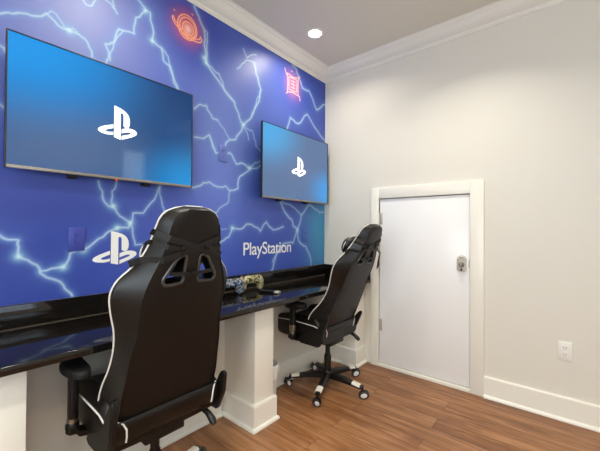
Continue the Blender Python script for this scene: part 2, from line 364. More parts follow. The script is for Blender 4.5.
# ---------------------------------------------------------------- low access door in the right wall
bm = bmesh.new()
box(bm, -.004, .03, DY1+.004, DY0-.004, .034, DZ1-.006, .002)
dr = finish('door_1', bm, M['door'], kind='structure')
bm = bmesh.new(); box(bm, .028, .039, DY1, DY0, 0, DZ1); finish('gap_shade_backing', bm, M['gap'], dr, smooth=False)  # dark sheet behind the leaf; shade of the gaps put into its colour
bm = bmesh.new()
TY0, TY1, TZ = -.526, -1.419, 1.560
box(bm, -.020, 0, DY0, TY0, 0, TZ, .003); box(bm, -.020, 0, TY1, DY1, 0, TZ, .003); box(bm, -.020, 0, DY1, DY0, DZ1, TZ, .003)
box(bm, -.021, .03, DY1, DY0, 0, .027, .003)
finish('door_frame', bm, M['trim'], dr)
for z in (1.29, .36):
    bm = bmesh.new()
    tube(bm, [(-.009, DY0+.001, z-.05), (-.009, DY0+.001, z+.05)], .0055, 10)
    for k in (-.05, -.0167, .0167, .05): tube(bm, [(-.009, DY0+.001, z+k-.002), (-.009, DY0+.001, z+k+.002)], .0065, 10)
    box(bm, -.0065, -.004, DY0-.03, DY0, z-.05, z+.05, .001)
    finish('hinge', bm, M['nickel'], dr)
# push-button lock: fan of buttons above a thumb turn
lk_y, lk_z = -1.272, .945
bm = bmesh.new()
out = []
for k in range(13):
    a = PI*k/12; out.append((.034*math.cos(a), .030+.034*math.sin(a)*.9))
out += [(-.034, -.046), (-.028, -.058), (-.012, -.062), (.012, -.062), (.028, -.058), (.034, -.046)]
poly(bm, out, lambda u, v, d: V(-.004-d, lk_y+u, lk_z+v), 0, .018)
bmesh.ops.bevel(bm, geom=[e for e in bm.edges if e.is_valid and all(abs(v.co.x+.022) < 1e-4 for v in e.verts)], offset=.005, segments=2, affect='EDGES')
lk = finish('keypad_lock', bm, M['nickel'], dr); lk['label'] = 'satin nickel push button lock'
for k in range(7):
    a = PI*(k+.5)/7
    bm = bmesh.new(); lathe(bm, [(.0055, 0), (.0055, .006), (.004, .0085), (.001, .009)], seg=12, mtx=Matrix.Translation(V(-.0215, lk_y+.025*math.cos(a), lk_z+.024+.028*math.sin(a))) @ Matrix.Rotation(-PI/2, 4, 'Y'))
    finish('button', bm, M['outlet'] if k % 2 else M['nickel'], lk)
bm = bmesh.new(); lathe(bm, [(.021, 0), (.021, .010), (.017, .014), (.016, .030), (.012, .034), (.001, .035)], seg=24, mtx=Matrix.Translation(V(-.0215, lk_y, lk_z-.008)) @ Matrix.Rotation(-PI/2, 4, 'Y'))
box(bm, -.068, -.052, lk_y-.005, lk_y+.005, lk_z-.026, lk_z+.010, .003)
finish('thumb_turn', bm, M['nickel_dark'], lk)
bm = bmesh.new(); lathe(bm, [(.008, 0), (.008, .005), (.001, .006)], seg=14, mtx=Matrix.Translation(V(-.0215, lk_y, lk_z-.046)) @ Matrix.Rotation(-PI/2, 4, 'Y'))
finish('key_slot', bm, M['slot'], lk)
bm = bmesh.new(); box(bm, -.0075, -.004, DY1+.005, DY1+.012, lk_z-.03, lk_z+.03, .001); finish('latch_plate', bm, M['nickel'], dr)

# ---------------------------------------------------------------- wall outlets
def outlet(name, label, fn, m, cx, cz, w=.072, h=.116, decora=False, group=None):
    """fn(u, v, d): u along the wall, v up, d out of it"""
    def bx(bm, u0, u1, v0, v1, d0, d1, bev=.001):
        t = bmesh.new(); box(t, u0, u1, v0, v1, d0, d1, bev)
        for v in t.verts: v.co = fn(*v.co)
        merge(bm, t)
    r = root(name, label, 'outlet', fn(cx, cz, 0)); inv = -Vector(fn(cx, cz, 0))
    def part(nm, bm, mm, par):
        bmesh.ops.translate(bm, vec=inv, verts=bm.verts); return finish(nm, bm, mm, par)
    bm = bmesh.new(); bx(bm, cx-w/2, cx+w/2, cz-h/2, cz+h/2, 0, .007, .003); part('cover_plate', bm, m, r)
    for s in (-1, 1):
        bm = bmesh.new(); z = cz+s*.0205
        out = []
        for k in range(20):
            a = 2*PI*k/20; out.append((max(-.0165, min(.0165, .0185*math.cos(a)))+cx, z+.0155*math.sin(a)))
        poly(bm, out, lambda u, v, d: fn(u, v, d), .006, .0095)
        rc = part('receptacle', bm, m, r)
        bm = bmesh.new()
        bx(bm, cx-.0075, cx-.0052, z-.002, z+.007, .009, .0100, 0); bx(bm, cx+.0052, cx+.0075, z-.001, z+.006, .009, .0100, 0)
        bx(bm, cx-.002, cx+.002, z-.010, z-.006, .009, .0100, 0)
        part('slots', bm, M['slot'], rc)
    bm = bmesh.new(); bx(bm, cx-.003, cx+.003, cz-.003, cz+.003, .0065, .0085, .001); part('screw', bm, m, r)
    return r
def north(u, v, d): return V(u, -.0035-d, v)
outlet('wall_outlet', 'white duplex wall outlet low on the plain white wall right of the small door', lambda u, v, d: V(-d, u, v), M['outlet'], -1.870, .435)
outlet('wall_outlet', 'dark blue covered wall outlet on the mural beneath the nearer television', north, M['bluep'], -2.127, 1.135)
outlet('wall_outlet', 'pale blue covered wall outlet on the mural between the two televisions', north, M['bluep2'], -1.246, 1.725)
outlet('wall_outlet', 'blue covered wall outlet on the mural beneath the farther television, above the white lettering', north, M['bluep3'], -.314, 1.138)

# ---------------------------------------------------------------- desk
DT, DBT, DYF, BST = .749, .7182, -.5165, .8496
XL = -3.1
desk = root('desk', 'long glossy black stone built-in desk running along the blue mural wall', 'desk', (-1.5, -.25, DBT))
def dpart(nm, bm, m, par=None):
    bmesh.ops.translate(bm, vec=-V(-1.5, -.25, DBT), verts=bm.verts); return finish(nm, bm, m, par or desk)
bm = bmesh.new(); box(bm, XL, -.001, DYF, -.004, DBT, DT, .0035, 3); dpart('desktop', bm, M['granite'])
bm = bmesh.new(); box(bm, XL, -.001, -.022, -.004, DT, BST, .0015); dpart('backsplash', bm, M['granite'])
bm = bmesh.new(); box(bm, -.020, -.001, DYF+.004, -.0225, DT, BST, .0015); dpart('side_splash', bm, M['granite'])
bm = bmesh.new(); tube(bm, [(XL, -.0225, DT+.0003), (-.0206, -.0225, DT+.0003)], .0005, 6); dpart('joint_bead', bm, M['caulk'])
# knee wall under the desk
KY = -.165
bm = bmesh.new(); box(bm, XL, 0, KY, 0, 0, DBT-.001); finish('wall_lower', bm, M['wall'], kind='structure', smooth=False)
PF = -.455
peds = [(-2.56, -2.394, 'white square pedestal under the desk left of the nearer gaming chair'),
        (-1.339, -1.182, 'white square pedestal under the desk between the two gaming chairs'),
        (-.165, -.001, 'white square pedestal under the right end of the desk, against the wall')]
for i, (x0, x1, lb) in enumerate(peds):
    r = root('desk_pedestal', lb, 'pedestal', ((x0+x1)/2, (PF+KY)/2, 0), group='desk pedestals')
    off = -V((x0+x1)/2, (PF+KY)/2, 0)
    bm = bmesh.new(); box(bm, x0, x1, PF, KY-.001, .001, DBT-.001, .002)
    bmesh.ops.translate(bm, vec=off, verts=bm.verts); finish('post', bm, M['trim'], r)
    bm = bmesh.new(); yb = KY-.0015
    L0 = [[V(x0-d, yb, z) for d, z in bprof], [V(x0-d, PF-d, z) for d, z in bprof]]
    if x1 < -.1: L0 += [[V(x1+d, PF-d, z) for d, z in bprof], [V(x1+d, yb, z) for d, z in bprof]]
    else: L0 += [[V(x1, PF-d, z) for d, z in bprof]]
    loft(bm, L0); bmesh.ops.translate(bm, vec=off, verts=bm.verts); finish('base_trim', bm, M['trim'], r, sharp=20)
bm = bmesh.new()
for a, b in ((XL, -2.56), (-2.394, -1.339), (-1.182, -.165)):
    base_run(bm, (a+(.032 if a > -3 else 0), KY, 0), (b-.032, KY, 0), (0, -1, 0))
finish('baseboard_left', bm, M['trim'], kind='structure', sharp=20)

# ---------------------------------------------------------------- mural
MX0, MX1, MZ0, MZ1 = -3.1, -.001, BST+.0005, ZB-.0005
nx, nz = 640, 372
gx = np.linspace(MX0, MX1, nx); gz = np.linspace(MZ0, MZ1, nz)
X, Z = np.meshgrid(gx, gz)
def L3(r, g, b): return np.array([lin(r), lin(g), lin(b)])
def gauss(cx, cz, sx, sz): return np.exp(-((X-cx)/sx)**2-((Z-cz)/sz)**2)
def sm(a, b, v):
    t = np.clip((v-a)/(b-a), 0, 1); return t*t*(3-2*t)
col = np.ones((nz, nx, 3))*L3(62, 70, 172)
def blend(w, c):
    global col
    w = np.clip(w, 0, 1)[..., None]; col = col*(1-w)+c*w
blend(sm(1.75, 1.15, Z)*.9*sm(-1.6, -2.3, X), L3(48, 56, 150))
blend(gauss(-2.15, 2.25, .42, .5)*.95, L3(138, 128, 205))
blend(gauss(-1.25, 1.85, .34, .6)*.8, L3(112, 114, 206))
blend(gauss(-.75, 2.2, .30, .35)*.55, L3(92, 98, 196))
blend(gauss(-1.45, 2.52, .22, .3)*.9, L3(44, 54, 160))
blend(gauss(-.25, 2.48, .35, .22)*.6, L3(52, 66, 175))
blend(gauss(-.08, 1.15, .22, .45)*.75, L3(64, 138, 190))
blend(gauss(-.75, 1.0, .5, .16)*.6, L3(44, 66, 172))
blend(gauss(-1.02, 1.55, .12, .3)*.5, L3(40, 60, 150))
col *= np.array([1.02, 1.42, 1.04])
cl = np.zeros((nz, nx))
for k in range(26):
    cx, cz = np.random.uniform(MX0, 0), np.random.uniform(MZ0, MZ1); s = np.random.uniform(.08, .28)
    cl += np.random.uniform(-1, 1)*gauss(cx, cz, s*1.2, s)
col *= (1+.10*np.clip(cl, -1.4, 1.4))[..., None]
def stroke(pts, w, jag=.006, rnd=None):
    """distance of every grid point to a jagged poly-line; returns the min distance"""
    p = list(pts)
    if jag:
        for _ in range(2):
            q = [p[0]]
            for a, b in zip(p, p[1:]):
                mx_, mz_ = (a[0]+b[0])/2, (a[1]+b[1])/2; l = math.hypot(b[0]-a[0], b[1]-a[1])
                j = min(jag, l*.12)
                q.append((mx_+rnd.uniform(-j, j), mz_+rnd.uniform(-j, j))); q.append(b)
            p = q
    D = np.full((nz, nx), 9.0)
    for a, b in zip(p, p[1:]):
        pad = .10
        i0, i1 = np.searchsorted(gx, min(a[0], b[0])-pad), np.searchsorted(gx, max(a[0], b[0])+pad)
        j0, j1 = np.searchsorted(gz, min(a[1], b[1])-pad), np.searchsorted(gz, max(a[1], b[1])+pad)
        if i1 <= i0 or j1 <= j0: continue
        xs, zs = X[j0:j1, i0:i1], Z[j0:j1, i0:i1]
        dx, dz = b[0]-a[0], b[1]-a[1]; t = np.clip(((xs-a[0])*dx+(zs-a[1])*dz)/max(dx*dx+dz*dz, 1e-9), 0, 1)
        D[j0:j1, i0:i1] = np.minimum(D[j0:j1, i0:i1], np.hypot(xs-a[0]-t*dx, zs-a[1]-t*dz))
    return D
rnd = random.Random(3)
strokes = []
for w, fl in BOLTS:
    pts = [(fl[i], fl[i+1]) for i in range(0, len(fl), 2)]
    D = stroke(pts, w, .008, rnd); strokes.append((w/1000., D))
for w, D in strokes: blend(.42*np.exp(-(D/(w*1.9))**2)+.13*np.exp(-D/(w*3.5)), L3(118, 158, 218))
for cx, cz in NODES: blend(.5*gauss(cx, cz, .026, .026), L3(140, 195, 228))
for w, D in strokes: blend(.85*np.exp(-(D/(w*.5))**2), L3(188, 214, 232))
for cx, cz in NODES: blend(.75*gauss(cx, cz, .011, .011), L3(205, 234, 238))
# red glow printed round the two neon emblems
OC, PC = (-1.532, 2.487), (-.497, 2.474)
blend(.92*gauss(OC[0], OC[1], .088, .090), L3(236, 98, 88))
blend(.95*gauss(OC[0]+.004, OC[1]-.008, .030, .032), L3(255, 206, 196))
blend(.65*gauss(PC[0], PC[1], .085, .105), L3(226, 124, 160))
bm = bmesh.new()
me = bpy.data.meshes.new('mural')
mo = V((MX0+MX1)/2, -.002, MZ0)
co = np.empty((nz*nx, 3)); co[:, 0] = X.ravel()-mo.x; co[:, 1] = -.0015; co[:, 2] = Z.ravel()-mo.z
idx = np.arange(nz*nx).reshape(nz, nx)
q = np.stack([idx[:-1, :-1], idx[:-1, 1:], idx[1:, 1:], idx[1:, :-1]], -1).reshape(-1, 4)
# thin vinyl sheet: back corners and rims close the volume
nb = nz*nx
back = np.array([[MX0-mo.x, .0015, 0], [MX1-mo.x, .0015, 0], [MX1-mo.x, .0015, MZ1-MZ0], [MX0-mo.x, .0015, MZ1-MZ0]])
faces = [tuple(int(v) for v in f) for f in q]
faces.append((nb+3, nb+2, nb+1, nb))
faces.append(tuple([nb, nb+1]+[int(v) for v in idx[0, ::-1]]))
faces.append(tuple([nb+2, nb+3]+[int(v) for v in idx[-1, :]]))
faces.append(tuple([nb+1, nb+2]+[int(v) for v in idx[::-1, -1]]))
faces.append(tuple([nb+3, nb]+[int(v) for v in idx[:, 0]]))
bm.free()
me.from_pydata([tuple(v) for v in np.vstack([co, back])], [], faces); me.update()
at = me.color_attributes.new('print', 'FLOAT_COLOR', 'POINT')
rgba = np.ones((nb+4, 4), dtype=np.float32); rgba[:nb, :3] = np.clip(col, 0, 1).reshape(-1, 3); rgba[nb:, :3] = L3(60, 70, 165)
at.data.foreach_set('color', rgba.ravel())
mm = mat('mural_print', (.1, .1, .4, 1), .42, spec=.42, bump=(260, .1, .001))
an = mm.node_tree.nodes.new('ShaderNodeAttribute'); an.attribute_name = 'print'
mm.node_tree.links.new(an.outputs['Color'], mm.node_tree.nodes['Principled BSDF'].inputs['Base Color'])
me.materials.append(mm)
mural = bpy.data.objects.new('mural', me); C.objects.link(mural); mural.location = mo
tag(mural, 'blue and violet wall mural of branching lightning bolts covering the wall over the desk', 'mural')

LOGO_P = [(205, 80), (232, 85), (262, 93), (290, 103), (312, 116), (330, 135), (341, 158), (345, 185), (343, 218), (336, 236), (324, 246), (308, 247), (288, 238), (288, 146), (284, 134), (275, 128), (266, 129), (262, 140), (262, 357), (205, 343)]
LOGO_R = [(272, 265), (298, 254), (325, 247), (350, 245), (372, 246), (392, 251), (406, 260), (412, 272), (409, 285), (397, 296), (375, 310), (345, 324), (310, 338), (272, 353), (272, 321), (310, 308), (338, 297), (352, 290), (356, 285), (352, 280), (340, 278), (322, 281), (300, 288), (272, 299)]
LOGO_L = [(198, 240), (160, 253), (120, 268), (92, 282), (76, 294), (70, 306), (75, 317), (92, 326), (120, 331), (150, 333), (175, 330), (198, 325), (198, 302), (178, 307), (158, 310), (142, 309), (132, 305), (132, 299), (142, 293), (165, 283), (198, 271)]
def logo(name, parent, fn, m, w, h, par_inv):
    bm = bmesh.new()
    for pl in (LOGO_P, LOGO_R, LOGO_L):
        poly(bm, [((x-241)/342*w, (218.5-y)/277*h) for x, y in pl], fn, 0, .0012)
    bmesh.ops.translate(bm, vec=par_inv, verts=bm.verts)
    return finish(name, bm, m, parent, smooth=False)
o = logo('logo', mural, lambda u, v, d: V(-1.945+u, -.0036-d, 1.085+v), M['white'], .222, .182, -mo)
o['label'] = 'white emblem of an upright letter over a flat letter'
# white lettering
cu = bpy.data.curves.new('lettering', 'FONT'); cu.body = 'PlayStation'; cu.size = .1; cu.extrude = .0006; cu.offset = .0006
cu.space_character = .96
to = bpy.data.objects.new('lettering_curve', cu); C.objects.link(to)
tm = applied(to); bpy.data.objects.remove(to)
xs = [v.co.x for v in tm.vertices]; ys = [v.co.y for v in tm.vertices]
x0, x1 = min(xs), max(xs); base = 0.0; cap = max(ys)
for v in tm.vertices:
    u = (v.co.x-x0)/(x1-x0); vv = v.co.y/cap
    v.co = V(-1.05+u*.542, -.0042-v.co.z, .993+vv*.097)-mo
tm.materials.append(M['white'])
to = bpy.data.objects.new('lettering', tm); C.objects.link(to); to.parent = mural; to['label'] = 'white wall lettering'
# orange neon planet emblem and pink neon frame emblem, printed
def neon(name, strokes_, m, lab):
    bm = bmesh.new()
    for k, (pts, r, cl_) in enumerate(strokes_):
        y = -.0040-.0003*k
        p = [V(a, y, b)-mo for a, b in pts]; n = len(p); rings = []
        for i in range(n):
            d = (p[(i+1) % n]-p[i-1]) if cl_ else (p[min(i+1, n-1)]-p[max(i-1, 0)])
            d.normalize(); sd = V(-d.z, 0, d.x)*r; h = V(0, .0001, 0)
            if cl_ and n < 8: sd *= 1.3
            rings.append([p[i]+sd+h, p[i]-sd+h, p[i]-sd-h, p[i]+sd-h])
        if cl_: rings.append([q.copy() for q in rings[0]])
        loft(bm, rings, cap=not cl_)
    o = finish(name, bm, m, mural, smooth=False); o['label'] = lab; return o
def ell(cx, cz, rx, rz, rot, n=28, a0=0, a1=360):
    o = []
    for k in range(n):
        a = math.radians(a0+(a1-a0)*k/(n if a1-a0 == 360 else n-1)); x, z = rx*math.cos(a), rz*math.sin(a)
        o.append((cx+x*math.cos(rot)-z*math.sin(rot), cz+x*math.sin(rot)+z*math.cos(rot)))
    return o
ox, oz = OC
neon('emblem', [(ell(ox, oz, .068, .078, 0), .0045, True), (ell(ox+.002, oz-.002, .056, .064, 0), .0045, True), (ell(ox+.004, oz-.006, .040, .042, 0, 20), .004, True),
    (ell(ox, oz-.012, .108, .044, -.30, 26, 165, 395), .0045, False), (ell(ox-.002, oz-.004, .096, .034, -.30, 20, 180, 370), .004, False),
    ([(ox+.03, oz+.098), (ox+.036, oz+.104)], .006, False), ([(ox-.095, oz+.062), (ox-.089, oz+.068)], .006, False)], M['orange'], 'orange neon ringed planet emblem')
px_, pz_ = PC
def pk(*q): return [(px_+a*1.22, pz_+b*1.30) for a, b in q]
neon('emblem', [(pk((-.062, .062), (0, .052), (.060, .068), (.056, .0), (.060, -.056), (0, -.050), (-.060, -.064), (-.054, .0)), .0055, True),
    (pk((-.044, .042), (.044, .048), (.042, -.036), (-.042, -.042)), .0045, True),
    (pk((-.090, .088), (-.072, .05), (-.056, .046)), .0045, False), (pk((.078, .084), (.058, .062)), .0045, False), (pk((.082, -.088), (.074, -.06), (.054, -.052)), .005, False), (pk((-.070, -.080), (-.056, -.056)), .0045, False),
    (pk((-.024, .022), (.024, .026)), .004, False), (pk((-.026, .002), (.026, .004)), .004, False), (pk((-.024, -.022), (.024, -.018)), .004, False), (pk((0, .03), (.002, -.03)), .004, False), (pk((-.02, .084), (-.012, .092)), .005, False)], M['pink'], 'pink neon frame emblem')

# ---------------------------------------------------------------- televisions
def tv(x0, x1, z0, z1, scr, label):
    yf = -.090; cx, cz = (x0+x1)/2, z0
    r = root('television', label, 'television', (cx, yf+.02, z0), group=None); off = -V(cx, yf+.02, z0)
    def part(nm, bm, m, par=None, **k):
        bmesh.ops.translate(bm, vec=off, verts=bm.verts); return finish(nm, bm, m, par or r, **k)
    bm = bmesh.new(); b = .0055; zb = z0+.013
    box(bm, x0, x0+b, yf, yf+.02, z0, z1, .0015); box(bm, x1-b, x1, yf, yf+.02, z0, z1, .0015); box(bm, x0+b, x1-b, yf, yf+.02, z1-b, z1, .0015)
    part('bezel', bm, M['bezel'])
    bm = bmesh.new(); box(bm, x0+b, x1-b, yf, yf+.02, z0, zb, .0015); bar = part('lower_bar', bm, M['tvbar'])
    bm = bmesh.new(); box(bm, x0+b, x1-b, yf+.004, yf+.012, zb, z1-b); sc = part('screen', bm, scr, smooth=False)
    logo('screen_logo', sc, lambda u, v, d: V(cx+.005+u, yf+.0039-d*.3, (z0+z1)/2+.005+v), M['logo_lit'], .190, .172, off)
    bm = bmesh.new(); box(bm, x0+.01, x1-.01, yf+.0125, yf+.022, z0+.012, z1-.01); box(bm, x0+.14, x1-.14, yf+.020, yf+.052, z0+.05, z0+.36, .012)
    part('back_cover', bm, M['plastic'])
    bm = bmesh.new(); box(bm, cx-.012, cx+.012, yf+.004, yf+.016, z0-.006, z0, .002); sn = part('sensor', bm, M['plastic'])
    bm = bmesh.new(); box(bm, cx-.006, cx+.006, yf+.0025, yf+.004, z0-.005, z0-.001); part('power_light', bm, M['led'], sn)
    bm = bmesh.new()
    box(bm, cx-.2, cx-.16, -.039, -.0036, z0-.012, z0+.38, .003); box(bm, cx+.16, cx+.2, -.039, -.0036, z0-.012, z0+.38, .003)
    box(bm, cx-.25, cx+.25, -.012, -.0036, z0+.12, z0+.30, .002)
    part('wall_mount', bm, M['plastic'])
    return r
tv(-2.412, -1.540, 1.445, 2.026, M['screen1'], 'nearer wall-mounted flat television with a bright blue screen, left on the mural')
tv(-.944, -.072, 1.436, 2.024, M['screen2'], 'farther wall-mounted flat television with paler blue screen, next to the room corner')

# ---------------------------------------------------------------- gaming chairs
BACK = [ # v, half-width, rear-panel half-width, forward reach of the edge
    (0, .212, .198, .065), (.05, .219, .198, .100), (.11, .221, .196, .135), (.18, .221, .198, .125), (.26, .217, .192, .096), (.34, .214, .186, .082), (.42, .220, .174, .080),
    (.50, .238, .172, .084), (.56, .244, .170, .086), (.61, .226, .158, .084), (.655, .186, .142, .078), (.70, .155, .124, .074),
    (.75, .138, .112, .068), (.80, .130, .104, .060), (.845, .119, .094, .054), (.870, .097, .076, .050), (.884, .062, .048, .046)]
def back_ring(v):
    w, wr, fe = interp(BACK, v)
    tck = .075 if v < .8 else .07-.2*(v-.8)
    h = [(0, 0), (wr*.5, .002), (wr*.86, .005), (wr, .010), (wr+(w-wr)*.5, .010+(fe-.010)*.45), (w-.003, fe-.008), (w, fe), (w-.004, fe+.010), (w-.018, fe+.016), (w-.045, fe+.010), (w*.62, max(tck, fe-.015)), (w*.35, tck-.004), (0, tck-.006)]
    return h + [(-x, n) for x, n in h[-2:0:-1]]
HOLES = [[(.028, .716), (.062, .707), (.112, .622), (.100, .602), (.030, .606)]]
def make_chair(label, loc, rz, recline, leg0, ry, swap=None):
    r = root('gaming_chair', label, 'chair', loc, rz, None)
    a0 = leg0-rz
    # --- five-star base, castors
    bm = bmesh.new(); lathe(bm, [(.001, .070), (.040, .070), (.046, .082), (.044, .118), (.036, .128), (.001, .128)]); finish('base_hub', bm, M['plastic'], r)
    for k in range(5):
        a = a0+2*PI*k/5; d = V(math.cos(a), math.sin(a), 0); s = V(-d.y, d.x, 0); U = V(0, 0, 1)
        bm = bmesh.new()
        def sec(t, w, zt, zb): return [d*t-s*w+U*zb, d*t+s*w+U*zb, d*t+s*w+U*(zt-.008), d*t+s*w*.6+U*zt, d*t-s*w*.6+U*zt, d*t-s*w+U*(zt-.008)]
        loft(bm, [sec(.03, .027, .120, .074), sec(.10, .025, .112, .074), sec(.20, .022, .098, .070), sec(.275, .020, .088, .064), sec(.292, .015, .084, .066)])
        lg = finish('base_leg', bm, M['plastic'], r, sharp=30)
        bm = bmesh.new()
        def sc2(t, w, zt): return [d*t-s*(w+.0015)+U*(zt-.014), d*t+s*(w+.0015)+U*(zt-.014), d*t+s*(w+.0015)+U*(zt-.006), d*t+s*w*.6+U*(zt+.002), d*t-s*w*.6+U*(zt+.002), d*t-s*(w+.0015)+U*(zt-.006)]
        loft(bm, [sc2(.215, .0216, .096), sc2(.276, .020, .088)]); fc = finish('foot_cap', bm, M['cap'], lg, sharp=30); fc['label'] = 'white cap on the leg'
        # castor
        ca = math.radians(-40+(k*37 % 29)-14)-rz; f = V(math.cos(ca), math.sin(ca), 0); g = V(-f.y, f.x, 0); c0 = d*.290
        bm = bmesh.new(); tube(bm, [c0+U*.052, c0+U*.070], .007, 8)
        hood = []
        for q in range(9):
            t = math.radians(-10+q*25); hood.append((math.cos(t)*.031, .028+math.sin(t)*.031))
        hood += [(math.cos(math.radians(190-q*25))*.026, .028+math.sin(math.radians(190-q*25))*.026) for q in range(9)]
        poly(bm, hood, lambda u, v, dd: c0+d*.012+f*u+g*dd+U*v, -.010, .010)
        cs = finish('castor', bm, M['plastic'], r)
        for sg in (-1, 1):
            mt = Matrix.Translation(c0+d*.012+g*.013*sg+U*.0275) @ Matrix((f.to_4d(), g.to_4d(), U.to_4d(), (0, 0, 0, 1))).transposed() @ Matrix.Rotation(-PI/2*sg, 4, 'X')
            for row in range(3): mt[row][3] = (c0+d*.012+g*.013*sg+U*.0275)[row]
            bm = bmesh.new(); lathe(bm, [(.001, -.009), (.022, -.009), (.0272, -.006), (.0272, .006), (.023, .009), (.001, .009)], seg=20, mtx=mt); finish('wheel', bm, M['tyre'], cs)
            bm = bmesh.new(); lathe(bm, [(.001, .008), (.0175, .008), (.0175, .0105), (.012, .0115), (.010, .0135), (.001, .0135)], seg=16, mtx=mt); finish('wheel_hub', bm, M['wheel'], cs)
    bm = bmesh.new()
    lathe(bm, [(.001, .120), (.027, .120), (.027, .235), (.022, .240), (.022, .250), (.001, .250)]); lathe(bm, [(.001, .24), (.0185, .24), (.0185, .345), (.001, .345)])
    finish('gas_cylinder', bm, M['plastic'], r)
    bm = bmesh.new(); box(bm, -.085, .085, -.09, .14, .340, .372, .006); box(bm, -.045, .045, -.05, .09, .318, .345, .006)
    mech = finish('tilt_mechanism', bm, M['plastic'], r)
    bm = bmesh.new(); tube(bm, [(.08, .03, .352), (.17, .03, .350), (.24, .03, .345), (.27, .03, .343)], [.006, .006, .006, .009], 8); finish('height_lever', bm, M['plastic'], mech)
    # --- seat
    Y0, Y1 = -.115, .385
    def seat_ring(y):
        t = (y-Y0)/(Y1-Y0)
        nose = 1-max(0, (t-.86)/.14)**2*.55
        w = .234*(1-.10*max(0, (t-.75)/.25)**2)
        zb = .385+.045*max(0, (t-.72)/.28)**2; ztop = .498+.012*math.sin(min(t/.8, 1)*PI/2)
        bol = .062*min(1, t/.12)*(1-.75*max(0, (t-.55)/.45))
        zt = zb+(ztop-zb)*nose; bz = bol*nose
        h = [(0, zb), (w*.55, zb), (w*.86, zb+.004), (w*.97, zb+.018), (w, zb+.040*nose+.006), (w*1.0, zt-.016*nose), (w*.985, zt+bz*.55), (w*.93, zt+bz*.95), (w*.82, zt+bz), (w*.70, zt+bz*.7), (w*.60, zt+.004), (w*.3, zt), (0, zt)]
        return [V(x, y, z) for x, z in h]+[V(-x, y, z) for x, z in h[-2:0:-1]]
    ys_ = [Y0+(Y1-Y0)*(i/22) for i in range(23)]
    bm = bmesh.new(); R_ = [seat_ring(y) for y in ys_]
    c = sum(R_[-1], V(0, 0, 0))/len(R_[-1])
    for q, dy in ((.96, .008), (.86, .014), (.6, .018)): R_.append([c+(p-c)*q+V(0, dy, 0) for p in R_[22]])
    loft(bm, R_); seat = finish('seat', bm, M['leather'], r, sharp=60)
    bm = bmesh.new()
    path = [(seat_ring(y)[5]*.45+seat_ring(y)[6]*.55)*1.0+V(.002, 0, 0) for y in ys_[1:]]
    fr = R_[23]; front = [fr[k]+V(0, .003, 0) for k in (6, 7, 8, 9, 10, 11, 12)]; front += [V(-p.x, p.y, p.z) for p in front[-2::-1]]
    tube(bm, path+front+[V(-p.x, p.y, p.z) for p in path[::-1]], .0034, 6); finish('seat_piping', bm, M['piping'], seat)
    # --- backrest, modelled upright then leaned back about the hinge
    rear0 = V(0, ry, .400)
    tilt = Matrix.Translation(rear0) @ Matrix.Rotation(recline, 4, 'X')
    def bk(x, n, v): return tilt @ V(x, n, v)
    vs_ = [0, .006]+[.02+.850*i/44 for i in range(45)]+[.878, .884]
    bm = bmesh.new(); rr = [[V(x, n, v) for x, n in back_ring(v)] for v in vs_]
    c = sum(rr[-1], V(0, 0, 0))/len(rr[-1]); rr.append([c+(p-c)*.7+V(0, 0, .005) for p in rr[-1]])
    rr[0] = [V(p.x*.96, .04+(p.y-.04)*.85, 0) for p in rr[0]]
    loft(bm, rr)
    ob = finish('tmp_back', bm, M['leather'], None, sharp=50)
    bmc = bmesh.new()
    for hl in HOLES:
        for sg in (1, -1): poly(bmc, [(sg*u, v) for u, v in hl], lambda u, v, d: V(u, d, v), -.1, .3)
    oc = finish('tmp_cut', bmc, M['plastic'], None, smooth=False)
    md = ob.modifiers.new('holes', 'BOOLEAN'); md.operation = 'DIFFERENCE'; md.solver = 'EXACT'; md.object = oc
    me2 = applied(ob); bpy.data.objects.remove(ob); bpy.data.objects.remove(oc)
    bm = bmesh.new(); bm.from_mesh(me2)
    # the cloth rear panel is the flat middle of the back surface
    for f in bm.faces:
        cc = f.calc_center_median()
        w_, wr_, fe_ = interp(BACK, cc.z)
        f.material_index = 1 if (cc.y < .0095 and abs(cc.x) < wr_ and f.normal.y < -.7) else 0
    bmesh.ops.transform(bm, matrix=tilt, verts=bm.verts)
    back = finish('backrest', bm, [M['leather'], M['fabric']], r, sharp=24)
    # white piping round the edge
    edge = []
    for i in range(60):
        v = .05+.830*i/59; w, wr, fe = interp(BACK, v); edge.append((w+.0015, fe+.002, v))
    pts = [bk(*e) for e in edge]+[bk(x, .048, .8885) for x in (.03, 0, -.03)]+[bk(-e[0], e[1], e[2]) for e in edge[::-1]]
    bm = bmesh.new(); tube(bm, pts, .0034, 6); finish('back_piping', bm, M['piping'], back)
    # seam between side wing and rear panel
    for sg in (1, -1):
        bm = bmesh.new(); p = []
        for i in range(40):
            v = .03+.80*i/39; w, wr, fe = interp(BACK, v); p.append(bk(sg*(wr+.001), .0085, v))
        tube(bm, p, .0022, 6); finish('back_seam', bm, M['leather'], back)
        hp = [bk(sg*u, .004, v) for u, v in HOLES[0]]
        q = []
        for i in range(len(hp)):   # round the corners
            a, b, c_ = hp[i-1], hp[i], hp[(i+1) % len(hp)]
            da, dc = (a-b).normalized(), (c_-b).normalized(); e = min(.012, (a-b).length*.4, (c_-b).length*.4)
            q += [b+da*e, b+(da+dc)*e*.28, b+dc*e]
        bm = bmesh.new(); tube(bm, q, .0065, 8, closed=True); finish('vent_rim', bm, M['vent'], back)
    # rolled band across the foot of the back, with short white pipings
    bm = bmesh.new()
    rings = []
    for i in range(17):
        x = -.212+.424*i/16; e = 1-.35*abs(x/.212)**6
        rings.append([bk(x, -.004-.016*e*math.sin(PI*k/8), .012+.098*(.5-.5*math.cos(PI*k/8))) for k in range(9)]+[bk(x, .02, .10), bk(x, .02, .02)])
